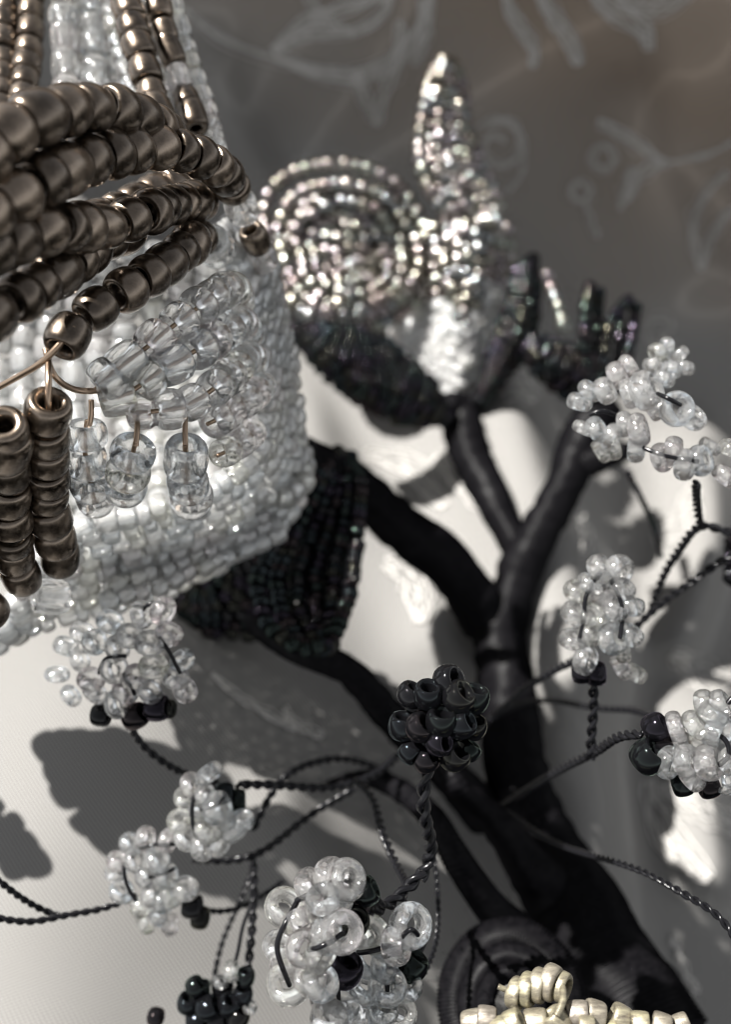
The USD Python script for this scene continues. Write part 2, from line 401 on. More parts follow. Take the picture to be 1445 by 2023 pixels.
# the motifs at the top of the picture and those seen between the stems
stitch('embroidered_stem', [(330, -10), (400, 50), (470, 95), (560, 125), (640, 145), (720, 150)], 16, 5)
stitch('embroidered_petal', [(540, 100), (610, 40), (700, 10), (780, -20)], 30, 8)
stitch('embroidered_petal', [(540, 105), (610, 70), (700, 60), (760, 20), (770, -30)], 26, 7)
stitch('embroidered_petal', [(540, 110), (620, 140), (700, 150), (770, 120), (830, 60), (850, -20)], 34, 8)
stitch('embroidered_petal', [(600, -20), (640, 40), (700, 70)], 20, 5)
stitch('embroidered_leaf', [(700, 150), (720, 190), (745, 245)], 30, 6)
stitch('embroidered_leaf', [(790, 40), (790, 110), (760, 190), (748, 250)], 30, 7)
stitch('embroidered_leaf', [(830, 0), (840, 60), (820, 130)], 26, 6)
stitch('embroidered_leaf', [(990, -20), (1020, 40), (1050, 90), (1055, 135)], 36, 8)
stitch('embroidered_leaf', [(1060, -20), (1100, 40), (1130, 90), (1145, 130)], 40, 9)
stitch('embroidered_leaf', [(1170, -10), (1220, 30), (1270, 60), (1285, 100)], 44, 9)
stitch('embroidered_leaf', [(1220, -10), (1280, 20), (1340, 0), (1365, -15)], 40, 8)
stitch('embroidered_scroll', scroll(985, 290, 55, 12, -2.4, 1.3), 12, 4)
stitch('embroidered_scroll', [(960, 250), (1010, 235), (1038, 290), (1030, 350), (1000, 385)], 10, 3)
stitch('embroidered_scroll', scroll(1192, 312, 24, 22, 0, 1.0), 14, 4, taper=False)
stitch('embroidered_scroll', scroll(1148, 380, 20, 20, 0, 1.0), 12, 4, taper=False)
stitch('embroidered_leaf', [(1180, 240), (1250, 280), (1310, 320)], 26, 6)
stitch('embroidered_leaf', [(1240, 400), (1260, 350), (1320, 320)], 28, 6)
stitch('embroidered_leaf', [(1225, 415), (1240, 370), (1250, 330)], 24, 5)
stitch('embroidered_stem', [(1320, 320), (1380, 310), (1450, 280)], 12, 4)
stitch('embroidered_stem', [(1160, 400), (1170, 440), (1185, 470)], 12, 3)
stitch('embroidered_leaf', [(1385, 530), (1370, 460), (1385, 400), (1440, 340)], 20, 5)
stitch('embroidered_leaf', [(1385, 535), (1410, 460), (1450, 410)], 20, 5)
stitch('embroidered_scroll', scroll(1310, 650, 40, 12, 1.0, 1.2), 10, 3)
for pts, w in [([(860, 900), (930, 960), (1000, 1040)], 60), ([(960, 760), (1010, 755), (1060, 790)], 70), ([(1290, 1060), (1340, 1040), (1370, 960)], 50),
               ([(1330, 1290), (1390, 1330), (1445, 1350)], 60), ([(1280, 1540), (1310, 1640), (1400, 1740)], 60), ([(1300, 1560), (1380, 1590), (1460, 1640)], 55),
               ([(420, 1330), (480, 1380), (590, 1440)], 14), ([(560, 1400), (600, 1440), (640, 1450)], 16), ([(1330, 1850), (1350, 1900), (1380, 1960)], 22),
               ([(1150, 1020), (1165, 1060), (1150, 1100)], 26), ([(760, 1110), (820, 1150), (830, 1230)], 60), ([(720, 900), (800, 920), (880, 1000)], 60)]:
    stitch('embroidered_leaf', pts, w, max(3, int(w / 9)), r=0.08, wob=9)

exec_after = []
# ------------------------------------------------------------------ the large flower at the upper left
def lerp_pts(A, B, t):
    """Two polylines with depth, resampled and blended."""
    def rs(a):
        a = np.asarray(a, float); u = np.concatenate([[0], np.cumsum(np.linalg.norm(np.diff(a[:, :2], axis=0), axis=1))]); u /= u[-1]
        return np.stack([np.interp(np.linspace(0, 1, 24), u, a[:, k]) for k in range(3)], 1)
    return rs(A) * (1 - t) + rs(B) * t


def mostly(a_, b_, p):
    return lambda u: a_ if rng.random() > p else b_


flower = thing('beaded_flower', P(300, 1100, 60), 'large beaded flower in bronze and clear glass beads, cut off by the left edge', 'beaded flower', 'beaded flowers')
BD, BL = 1.85, 1.42
pt = part_group('petal', flower, 'bronze petal rolled towards the lens')
for s_ in ([(-60, 330, 28.65), (0, 275, 29.48), (70, 235, 30.85), (150, 215, 32.77), (230, 218, 35.25), (290, 240, 37.00), (330, 262, 40.00)],
           [(-60, 445, 28.65), (0, 405, 29.75), (70, 365, 31.12), (150, 325, 33.33), (230, 302, 35.52), (300, 292, 37.17), (370, 302, 39.00), (430, 332, 41.00), (462, 375, 44.00)],
           [(-60, 505, 29.20), (20, 475, 30.57), (90, 455, 31.95), (160, 450, 34.15), (220, 445, 36.08), (280, 425, 37.50), (340, 405, 40.50), (385, 398, 43.00), (412, 405, 45.00)],
           [(-60, 640, 29.75), (0, 612, 30.85), (50, 580, 31.95), (105, 545, 33.60), (150, 515, 35.25), (200, 480, 37.17), (250, 455, 39.00)],
           [(115, 690, 35.25), (165, 628, 36.08), (230, 585, 37.17), (295, 545, 38.50), (350, 505, 40.50), (385, 475, 42.50), (405, 470, 44.00)]):
    strand(s_, BD, BL, 'bronze', pt, 3, power=2.05, hole=0.36, rnd=0.10, gap=1.06)
for s_ in ([(-60, 390, 35), (40, 350, 36), (140, 300, 38), (230, 268, 41), (300, 276, 44)], [(-60, 545, 36), (40, 500, 37), (140, 450, 40), (240, 410, 43), (330, 370, 46), (400, 372, 48)]):
    strand(s_, BD, BL, 'bronze', pt, 2, power=2.1, hole=0.36, rnd=0.12, jit=0.05)
strand([(470, 392, 44.5), (486, 432, 46)], BD * .95, BL, 'clear', pt, 3)
strand([(497, 458, 47), (507, 480, 47.6)], BD * .8, BL, 'bronze', pt, 3)
strand([(510, 488, 48), (525, 520, 49)], BD * .8, BL, 'clear', pt, 3)
strand([(412, 474, 44), (430, 495, 46)], BD, BL, 'clear', pt, 3)
tube('wire', spline(world([(-20, 775, 37), (40, 742, 36), (95, 705, 35), (150, 640, 35)]))[0][::10], 0.00013, 'bronze_wire', pt, 8)
tube('wire', spline(world([(90, 690, 36), (110, 745, 36), (160, 772, 37), (215, 768, 37)]))[0][::10], 0.00013, 'bronze_wire', pt, 8)

pt = part_group('petal', flower, 'bronze petal hanging down along the left edge')
strand([(95, 790, 34.5), (94, 870, 36.5), (95, 950, 38.5), (100, 1030, 40.5), (118, 1095, 42.5), (126, 1130, 43.5)], BD, BL * 1.05, 'bronze', pt, 3, power=2.6, hole=0.38)
strand([(8, 830, 33.5), (14, 910, 36), (18, 990, 38), (25, 1070, 40), (40, 1135, 42), (70, 1172, 43)], BD, BL, 'bronze', pt, 3, power=2.6, hole=0.38)
strand([(82, 1180, 43.5), (110, 1178, 44)], BD * .95, BL, 'clear', pt, 3)
strand([(122, 1172, 44.4), (142, 1162, 45)], BD * .85, BL, 'bronze', pt, 3)
strand([(-70, 1000, 37), (-55, 1090, 39), (-40, 1180, 41), (-5, 1240, 42.5)], BD, BL, 'bronze', pt, 3)
strand([(8, 1246, 42.8), (30, 1240, 43)], BD * .9, BL, 'bronze', pt, 3)
tube('wire', spline(world([(95, 700, 35.5), (96, 760, 34.6), (95, 830, 35)]))[0][::20], 0.00013, 'bronze_wire', pt, 8)

pt = part_group('petal', flower, 'bronze petal beyond the left edge of the picture')
for k in range(9):
    x = -500 + k * 40
    strand([(x, 960 + 9 * abs(k - 4), 50), (x + 10, 1040, 49), (x + 20, 1110, 48), (x + 30, 1215 - 12 * abs(k - 5) + 10 * (k % 2), 46)], BD, BL, 'bronze', pt, 1, power=2.1)
for k in range(6):
    x = -790 + k * 42
    strand([(x, 1150 + 12 * k, 50), (x + 20, 1230, 48.5), (x + 40, 1310 - 16 * abs(k - 4), 47)], BD, BL, 'bronze', pt, 1, power=2.1)
pt = part_group('petal', flower, 'upright petal edged with clear beads at the top')
strand([(232, -60, 49), (248, 0, 49), (264, 60, 48.5), (285, 135, 48), (315, 235, 47)], 1.72, 1.45, 'bronze', pt, 3, power=3.0)
strand([(300, -60, 50), (312, 10, 50), (330, 80, 50), (340, 115, 50)], 1.55, 1.4, 'bronze', pt, 3, power=3.0)
strand([(347, 135, 50), (357, 168, 50)], 1.5, 1.4, 'clear', pt, 3, power=2.6)
strand([(364, 185, 50), (378, 225, 49.5), (395, 270, 49)], 1.5, 1.25, 'bronze', pt, 3, power=3.0)
strand([(335, -40, 51.5), (352, 30, 51.5), (368, 90, 51.5), (395, 170, 51.5), (418, 245, 51), (432, 300, 50)], 1.1, .95, 'clear', pt, 2)
strand([(205, -50, 50.5), (218, 20, 50.5), (236, 100, 50), (262, 180, 49.5), (290, 250, 49)], 1.1, .95, 'clear', pt, 2)
strand([(285, -40, 51.5), (300, 40, 51.5), (322, 130, 51), (350, 230, 50)], 1.0, .9, 'clear', pt, 2)

pt = part_group('petal', flower, 'clear petal standing behind the rolled bronze one')
for x0, x1, dd in ((122, 128, 53), (178, 186, 53.5), (150, 160, 55), (205, 222, 55), (235, 250, 56)):
    strand([(x0, -80, dd), (x0 + 2, 0, dd), (x1, 90, dd), (x1 + 6, 200, dd - 1)], 1.75 if dd < 54 else 1.4, 1.45, 'clear', pt, 3)
pt = part_group('petal', flower, 'bronze petal in the top left corner')
for x0, x1 in ((10, 6), (62, 50), (-44, -38)):
    strand([(x0 + 4, -90, 54), (x0, 0, 54), (x0 - 2, 80, 53), (x1, 150, 52), (x1 - 4, 240, 50)], 1.62, 1.35, 'bronze', pt, 3, power=3.0)
strand([(34, -80, 55.5), (32, 60, 55), (26, 220, 52)], 1.1, 1.0, 'clear', pt, 2)

pt = part_group('petal', flower, 'clear inner petal with beads on bronze wire')
CL = 1.32
strand([(188, 770, 37), (225, 735, 37.3), (275, 698, 37.8), (325, 658, 38.5), (375, 620, 39.5), (425, 585, 41), (458, 572, 43), (472, 600, 46)], 1.8, CL, 'clear', pt, 3, wire=0.20)
strand([(200, 790, 37.5), (250, 778, 37.6), (300, 745, 38), (355, 712, 38.7), (410, 678, 40), (455, 650, 42), (480, 640, 44.5), (488, 670, 47)], 1.75, CL, 'clear', pt, 3, wire=0.20)
strand([(250, 815, 38.5), (315, 812, 38.5), (370, 800, 39), (420, 770, 40), (462, 735, 42), (490, 705, 44.5), (500, 715, 47)], 1.7, CL, 'clear', pt, 3, wire=0.20)
strand([(410, 838, 40.5), (455, 815, 42), (500, 780, 44.5), (520, 760, 47)], 1.6, CL, 'clear', pt, 3, wire=0.20)
strand([(268, 872, 37.5), (258, 915, 38.3), (250, 950, 39.3), (246, 985, 41)], 2.05, CL, 'clear', pt, 3, wire=0.20)
strand([(366, 882, 38), (368, 925, 38.8), (372, 960, 39.8), (380, 990, 41.5)], 1.9, CL, 'clear', pt, 3, wire=0.20)
strand([(172, 830, 38), (168, 890, 38.6), (178, 950, 39.6), (190, 990, 41)], 1.8, CL, 'clear', pt, 3, wire=0.20)
strand([(430, 900, 42), (470, 880, 43.5), (500, 850, 45.5)], 1.5, CL, 'clear', pt, 3, wire=0.20)
for w in ([(272, 815, 38.6), (271, 850, 37.7), (268, 885, 37.6)], [(366, 820, 38.8), (366, 860, 38.2), (367, 900, 38.3)], [(180, 790, 37.6), (180, 820, 37.8), (174, 850, 38)]):
    tube('wire', spline(world(w))[0][::16], 0.00012, 'bronze_wire', pt, 8)

# clear petals that make the cup: rows of beads between an outer and an inner line
OUT = [(455, 425, 50), (530, 520, 52), (555, 640, 54), (575, 760, 56), (588, 850, 57), (604, 925, 57), (588, 990, 57), (535, 1050, 56), (430, 1112, 55), (330, 1165, 54), (200, 1200, 53), (80, 1225, 52), (-30, 1290, 51)]
INN = [(420, 450, 47), (490, 560, 49), (505, 680, 50), (515, 790, 50), (520, 860, 50), (500, 905, 49), (450, 950, 48), (380, 985, 47.5), (300, 1005, 47), (230, 1020, 46.5), (170, 1035, 46), (130, 1060, 46), (60, 1120, 46)]
pt = part_group('petal', flower, 'clear outer petals forming the cup of the flower')
for k in range(8):
    strand(lerp_pts(OUT, INN, k / 7.0), 1.42, 1.0, 'cup', pt, 2, jit=0.05)
pt = part_group('petal', flower, 'clear petal at the bottom edge of the cup')
for k in range(4):
    off = k * 24
    strand([(575 - off * .4, 870 + off, 58), (606 - off * 1.2, 925 + off * .3, 56), (580 - off * 1.2, 975 - off * .1, 54), (510 - off, 985 - off * .3, 52)], 1.3, .95, 'cup', pt, 2, jit=0.06)
    strand([(560 - off * .3, 1055 - off, 55), (440, 1100 - off * 1.1, 53), (330, 1150 - off * 1.2, 51), (200, 1190 - off * 1.25, 49.5)], 1.3, .95, 'cup', pt, 2, jit=0.06)
pt = part_group('petal', flower, 'clear back petal seen through the gaps of the bronze rows')
for k in range(11):
    x0 = -60 + k * 50
    strand([(x0 + 20, 470 + max(0, k - 6) * 10, 56), (x0 + 10, 640, 59), (x0 + 10, 820, 59), (x0 + 30, 1000, 56), (x0 + 50, 1120 - k * 6, 54)], 1.75, 1.3, 'cup', pt, 1, jit=0.04)

# ------------------------------------------------------------------ the flower in the middle distance
mid = thing('beaded_flower', P(915, 790, 104), 'smaller beaded flower with silvery bronze petals and clear cup on a black stem', 'beaded flower', 'beaded flowers')
ARC = [(522, 425, 104), (532, 385, 104), (565, 350, 104), (620, 331, 104), (685, 326, 104), (745, 342, 104), (798, 378, 105), (832, 432, 106)]
LOW = [(522, 430, 104), (540, 520, 102), (575, 590, 101), (630, 632, 100), (700, 648, 100), (770, 632, 101), (830, 585, 103), (858, 515, 105), (832, 432, 106)]
CEN = np.array([690, 500])
MD, ML = 1.62, 1.30
pt = part_group('petal', mid, 'rounded bronze petal with its rim in the sun')
for k, s_ in enumerate((1.0, 0.80)):
    strand([(CEN[0] + (x - CEN[0]) * s_, CEN[1] + (y - CEN[1]) * s_ + 4 * k, d - 2.0 * k) for x, y, d in ARC], MD, ML, 'silver', pt, 1, gap=1.16, power=2.15)
for k, s_ in enumerate((1.0, 0.84)):
    strand([(CEN[0] + (x - CEN[0]) * s_, CEN[1] + (y - CEN[1]) * s_, d - 1.2 * k) for x, y, d in LOW], MD, ML, 'silver', pt, 1, gap=1.14, power=2.15)
LOOP = ARC + LOW[::-1][1:]
for k, s_ in enumerate((0.64, 0.48, 0.32, 0.16)):
    strand([(CEN[0] + 6 + (x - CEN[0]) * s_, CEN[1] + 14 + (y - CEN[1]) * s_, d - 1.5 + 1.2 * k) for x, y, d in LOOP], MD, ML, 'silver', pt, 1, gap=1.14, power=2.15, jit=0.12)
for k in range(11):
    y = 375 + k * 24
    h = 150 * math.sqrt(max(0.05, 1 - ((y - 490) / 150) ** 2))
    strand([(690 - h, y + 6, 105.5), (690, y, 103.5), (690 + h, y + 10, 106)], MD, ML, 'silver', pt, 0, gap=1.1, power=2.15, jit=0.12)
pt = part_group('petal', mid, 'upright pointed bronze petal')
for k in range(6):
    u = (k + .5) / 6
    strand(lerp_pts([(884, 122, 102.6), (850, 200, 102.2), (842, 300, 102.0), (880, 450, 102.6)], [(892, 122, 103.6), (920, 220, 104), (945, 320, 104.5), (992, 450, 105)], u), MD, ML, 'silver', pt, 1, gap=1.12, power=2.15, jit=0.08)
strand([(884, 112, 103), (858, 145, 103), (842, 200, 102), (830, 270, 102), (834, 330, 102), (855, 385, 102), (885, 430, 103)], MD * 1.02, ML, 'silver', pt, 1, power=2.15)
strand([(890, 118, 105), (912, 165, 105), (920, 230, 105), (935, 290, 105), (965, 355, 106), (990, 420, 107)], MD, ML, 'silver', pt, 1, power=2.15)
strand([(880, 170, 104), (880, 250, 103), (888, 320, 103), (905, 385, 103), (930, 430, 104)], MD, ML, 'silver', pt, 1, power=2.15)
strand([(908, 235, 104.5), (918, 300, 104), (935, 360, 104), (955, 420, 104.5)], MD, ML, 'silver', pt, 1, power=2.15)
strand([(856, 220, 104.5), (856, 300, 104), (872, 365, 104), (900, 420, 104)], MD, ML, 'silver', pt, 1, power=2.15)
pt = part_group('petal', mid, 'front petal of the middle flower turning from bronze to clear')
for k in range(9):
    x = 846 + k * 19.5
    sw = [590, 600, 610, 640, 640, 600, 560, 555, 550][k]
    y0 = 440 - (8 if 2 < k < 8 else 0)
    def kk(u, sw=sw, y0=y0): return 'silver' if y0 + u * (785 - y0) < sw else 'pearl'
    xb = 893 + k * 6
    strand([(x, y0, 106 - 7 * math.sin((k + .5) / 9 * math.pi)), (x + (4 - abs(k - 4)) * 0, 560, 106 - 8 * math.sin((k + .5) / 9 * math.pi)), ((x + 2 * xb) / 3, 690, 105 - 5 * math.sin((k + .5) / 9 * math.pi)), (xb, 785, 104)], MD, ML, kk, pt, 1, gap=1.12, power=2.15, jit=0.10)
pt = part_group('petal', mid, 'clear cup below the rounded petal')
for k in range(7):
    x = 770 + k * 18
    strand([(x, 610 + abs(k - 3) * 6, 105), (x + 20, 680, 104), (890 + k * 4, 785, 105)], 1.5, 1.2, 'pearl', pt, 1, jit=0.04)

# ------------------------------------------------------------------ black leaves
def leaf(left, right, n, dia, length, label, base, kinds='jet', lod=1, bulge=2.0, jit=0.05):
    t = thing('beaded_leaf', base, label, 'beaded leaf', 'black beaded leaves')
    for k in range(n):
        u = k / (n - 1)
        pl = lerp_pts(left, right, u)
        pl[:, 2] -= bulge * math.sin(u * math.pi) * np.sin(np.linspace(0, np.pi, len(pl)))
        strand(pl, dia * rng.uniform(.92, 1.05), length, kinds, t, lod, jit=jit, gap=1.12, power=2.05, rnd=0.12)
    for k in range(n - 1):
        pl = lerp_pts(left, right, (k + .5) / (n - 1))
        pl[:, 2] += 1.6 - bulge * math.sin((k + .5) / (n - 1) * math.pi) * np.sin(np.linspace(0, np.pi, len(pl)))
        strand(pl, dia, length * 1.2, kinds, t, 0, jit=jit)
    return t


leaf([(888, 832, 96), (800, 835, 95), (715, 798, 94), (635, 735, 92), (580, 655, 90)], [(888, 826, 96), (858, 760, 95), (800, 700, 94), (720, 655, 92), (580, 645, 90)], 8, 1.35, 1.1,
     'broad black beaded leaf below the rounded bronze petal', P(888, 830, 96))
leaf([(945, 800, 100), (965, 700, 99), (1000, 600, 99), (1022, 530, 99), (1050, 510, 100)], [(950, 800, 100), (1005, 740, 98), (1055, 660, 97), (1062, 570, 98), (1056, 510, 100)], 6, 1.35, 1.1,
     'narrow upright black beaded leaf to the right of the clear cup', P(945, 800, 100))
t = leaf([(1190, 800, 92), (1110, 780, 91), (1050, 720, 90), (1040, 680, 90)], [(1195, 800, 92), (1200, 740, 90), (1150, 690, 89), (1050, 670, 90)], 7, 1.35, 1.1,
         'black beaded leaf with separate upright finger strands behind the clear cluster', P(1190, 800, 92))
for s_ in ([(1078, 535, 92), (1092, 575, 92), (1108, 620, 91), (1118, 670, 91)],):
    strand(s_, 1.3, 1.1, 'silver', t, 1)
for s_ in ([(1168, 562, 93), (1158, 610, 92), (1155, 670, 91), (1160, 740, 91)], [(1185, 570, 94), (1182, 640, 93), (1180, 730, 92)], [(1248, 588, 93), (1215, 625, 92), (1195, 690, 91), (1190, 760, 91)],
           [(1258, 600, 94), (1250, 660, 93), (1235, 720, 92), (1215, 790, 92)], [(1225, 620, 95), (1222, 700, 94), (1200, 780, 93)]):
    strand(s_, 1.35, 1.1, 'jet', t, 1)
leaf([(670, 890, 72), (610, 960, 68), (545, 1070, 64), (505, 1150, 61), (525, 1235, 59), (590, 1283, 58), (640, 1280, 58)], [(690, 895, 72), (712, 960, 70), (705, 1080, 67), (690, 1180, 63), (668, 1240, 60), (655, 1275, 59), (648, 1280, 58)], 6, 1.25, .7,
     'curled black beaded leaf hanging below the clear cup', P(690, 900, 72), bulge=-3.0, lod=1)
leaf([(560, 1080, 72), (440, 1130, 72), (370, 1170, 72), (345, 1190, 72)], [(560, 1240, 72), (480, 1255, 72), (400, 1240, 72), (345, 1195, 72)], 8, 1.3, .9,
     'dark black beaded leaf in the shade under the clear cup', P(560, 1160, 72), bulge=1)
leaf([(1445, 1060, 60), (1470, 1080, 60), (1500, 1100, 60)], [(1437, 1130, 60), (1465, 1150, 60), (1500, 1150, 60)], 3, 1.6, 1.2, 'tip of a black beaded leaf at the right edge', P(1480, 1110, 60), bulge=0)

# ------------------------------------------------------------------ thread-wrapped stems
def wrapped(name, pts, radii_px, parent, pitch=0.30, sides=20):
    w = world(pts)
    c, s = spline(w, 600)
    rad_ctrl = np.array([mm(r, p[2]) for r, p in zip(radii_px, np.asarray(pts, float))])
    u = np.linspace(0, 1, len(rad_ctrl))
    n = min(900, int(s[-1] * 1000 / pitch * 3))
    x = np.linspace(0, s[-1], n)
    cc = at_len(c, s, x)
    r = np.interp(x / s[-1], u, rad_ctrl)
    v, f, nn = tube_mesh(cc, r, sides)
    ph = np.tile(np.arange(sides) / sides * 2 * np.pi, n)
    ridge = 0.085 * np.sin(np.repeat(x, sides) * 1000 / pitch * 2 * np.pi + ph)
    lump = 0.22 * (meshkit.noise(np.stack([np.repeat(x, sides) * 900, np.cos(ph), np.sin(ph)], -1), 3) - 0.5)
    rr = np.repeat(r, sides)
    v[:n * sides] += nn[:n * sides] * (np.minimum(rr, 0.0016) * ridge + rr * lump)[:, None]
    put(name, v, f, normals_of(v, f), 'thread', parent)
    FUZZ.setdefault(parent.GetPath(), (parent, []))[1].append((cc, r))


FUZZ = {}


def loose_threads(parent, count):
    """Fine thread ends and fibres that stand off the winding."""
    parts = []
    for _ in range(count):
        cc, r = FUZZ[parent.GetPath()][1][rng.randrange(len(FUZZ[parent.GetPath()][1]))]
        k = rng.randrange(2, len(cc) - 2)
        t = cc[k + 1] - cc[k - 1]; t /= np.linalg.norm(t)
        o = np.cross(t, [rng.gauss(0, 1) for _ in range(3)]); o /= np.linalg.norm(o); w = np.cross(t, o)
        L = rng.uniform(.0003, .0012); q = rng.uniform(-1, 1)
        c = np.array([cc[k] + o * r[k] * .97 + (o * math.sin(u * 2.4) * .5 + w * u + t * u * q) * L for u in np.linspace(0, 1, 6)])
        parts.append(tube_mesh(c, np.linspace(1.4e-5, 5e-6, 6), 3))
    v, f, n = join(parts)
    tag(put('loose_fibres', v, f, n, 'thread', parent), kind='stuff')



stem = thing('wrapped_stem', P(1250, 2060, 60), 'thick black thread wrapped stem forking up to the flowers and leaves', 'wrapped stem')
wrapped('trunk', [(1290, 2080, 58), (1190, 1900, 62), (1100, 1720, 67), (1030, 1560, 72), (1005, 1400, 77), (985, 1260, 82), (960, 1190, 84)], [125, 105, 78, 60, 58, 52, 46], stem)
wrapped('branch', [(985, 1260, 82), (1020, 1150, 84), (1060, 1060, 86), (1115, 960, 88), (1140, 890, 90), (1190, 800, 92)], [48, 42, 40, 36, 40, 42], stem)
wrapped('branch', [(1035, 1120, 85), (1000, 1040, 88), (955, 950, 93), (920, 870, 98), (912, 800, 102)], [26, 32, 36, 40, 34], stem)
wrapped('branch', [(960, 1230, 83), (900, 1130, 80), (830, 1070, 77), (760, 1010, 75), (690, 950, 73), (600, 900, 70)], [46, 48, 48, 46, 42, 36], stem)
wrapped('branch', [(960, 1610, 72), (850, 1490, 68), (760, 1400, 65), (680, 1320, 63), (600, 1290, 62), (500, 1230, 66)], [40, 36, 34, 30, 26, 20], stem)
wrapped('branch', [(1120, 1800, 66), (1030, 1690, 62), (960, 1600, 59), (900, 1545, 57), (880, 1500, 58)], [70, 50, 36, 26, 18], stem)
wrapped('branch', [(1050, 1880, 60), (970, 1790, 57), (905, 1700, 55), (860, 1620, 56), (790, 1560, 60), (720, 1535, 64), (640, 1550, 70)], [46, 34, 28, 24, 20, 12, 3], stem)
wrapped('branch', [(940, 800, 101), (960, 760, 100), (975, 720, 99)], [22, 20, 16], stem)
wrapped('branch', [(912, 815, 102), (900, 800, 101), (885, 820, 98)], [28, 24, 18], stem)
wrapped('branch', [(1130, 930, 89), (1190, 905, 88), (1240, 890, 86)], [30, 26, 18], stem)
coil = thing('thread_coil', P(1000, 2020, 50), 'round coil of black thread wound round the foot of the stem', 'thread coil')
cc = np.array([1010, 1985]); ths = np.linspace(-0.4, 5.2, 30)
for k, (ra, rr) in enumerate(((92, 40), (68, 26), (44, 18))):
    wrapped('winding', [(cc[0] + ra * 1.15 * math.cos(q), cc[1] - ra * 1.3 * math.sin(q) * 1.1, 50 - 1.5 * k + 2 * math.sin(q)) for q in ths], [rr] * 30, coil, pitch=0.16, sides=20)

loose_threads(stem, 700)
loose_threads(coil, 150)

# ------------------------------------------------------------------ clusters of clear beads on black wire
def cluster(label, beads, wires, base, z, kind='clear', lod=3, dia=None, group='small bead clusters on twisted black wire', r_wire=0.00011):
    """beads: (px, py, dz, size px, axis angle in the picture, tilt towards the lens[, kind])"""
    t = thing('bead_cluster', P(*base), label, 'bead cluster', group)
    for b in beads:
        px, py, dz, size, ang, tilt = b[:6]; tilt = tilt * 1.3 + 8 * (size > 45)
        k = b[6] if len(b) > 6 else kind
        ax = np.array([math.cos(math.radians(ang)) * math.cos(math.radians(tilt)), math.sin(math.radians(ang)) * math.cos(math.radians(tilt)), math.sin(math.radians(tilt))])
        rad = mm(size * .98, z + dz) / 2
        bead(P(px, py, z + dz), RX @ ax, rad, rad * (0.52 if k != 'black' else 0.74), k, t, lod, hole=0.34, power=2.05, rnd=0.12, name='bead' if k != 'black' or kind == 'black' else 'base_bead')
    for w in wires:
        tube('wire', spline(world([(x, y, z + dz + 0.3) for x, y, dz in w]), 60)[0], r_wire, 'wire', t, 8)
    return t


cluster('large sharp clear bead cluster in front at the bottom centre', [
    (563, 1792, 0, 82, 60, 25), (590, 1818, -.8, 74, -50, 20), (616, 1752, 0, 80, 40, 10), (638, 1775, -.9, 74, 100, 20), (655, 1734, .3, 80, 10, 15), (684, 1738, .2, 92, 15, 30), (664, 1775, .2, 70, 60, 0),
    (676, 1840, -1.2, 88, 25, 40), (646, 1846, -1, 74, 20, 30), (600, 1872, -1.2, 84, 10, 35), (634, 1884, -1, 78, -35, 25), (552, 1868, .8, 72, 85, 10), (572, 1940, -.8, 92, 80, 25), (612, 1930, -.9, 74, 75, 20),
    (634, 1940, -1, 84, 55, 15), (566, 1905, .6, 70, 95, 0), (724, 1760, 1.2, 62, 30, 0, 'black'), (700, 1822, .8, 66, 60, 0, 'black'), (682, 1915, .4, 76, 70, 10, 'black'), (708, 1790, 1.5, 56, 0, 0, 'black'),
    (672, 1985, .3, 80, 80, 10), (650, 2010, -.3, 84, 85, 20), (690, 2015, .3, 74, 80, 10), (640, 1975, .5, 60, 80, 0)],
    [[(590, 1775, -.6), (566, 1820, -1.6), (548, 1866, -1.7), (556, 1905, -1.8), (572, 1945, -1)], [(612, 1876, -1.6), (640, 1866, -2.0), (680, 1842, -1.4)], [(585, 1780, -.8), (614, 1764, -.8), (650, 1745, .2)],
     [(665, 1920, .2), (668, 1960, .2), (670, 2030, .2)], [(684, 1740, .2), (730, 1760, 1.2), (760, 1790, 1.8)]], (722, 1790, 38.5), 37)
cluster('clear bead cluster right behind the large sharp one at the bottom', [
    (812, 1828, 0, 96, 20, 35), (784, 1865, -.4, 80, 20, 20), (736, 1845, .4, 74, 50, 10), (728, 1895, .2, 82, 60, 20), (760, 1910, -.1, 70, 30, 20), (722, 1950, 0, 76, 85, 10), (766, 1948, -.4, 86, 85, 20), (802, 1945, .3, 72, 80, 10),
    (812, 1905, 1, 70, 60, 0, 'black'), (716, 2000, 0, 72, 85, 10), (756, 1998, -.3, 70, 85, 10), (788, 2003, -.2, 80, 85, 20), (800, 1862, 1, 60, 0, 0), (722, 2040, 0, 76, 85, 10), (780, 2040, 0, 76, 85, 10)],
    [[(706, 1882, -.6), (735, 1878, -.8), (790, 1862, -.6)], [(795, 1850, -1), (812, 1836, -1.4), (826, 1846, -1)], [(764, 1930, -.2), (766, 1980, -.4), (764, 2050, -.2)], [(812, 1905, 1), (840, 1850, 2), (800, 1780, 2)]], (770, 1800, 41), 39)
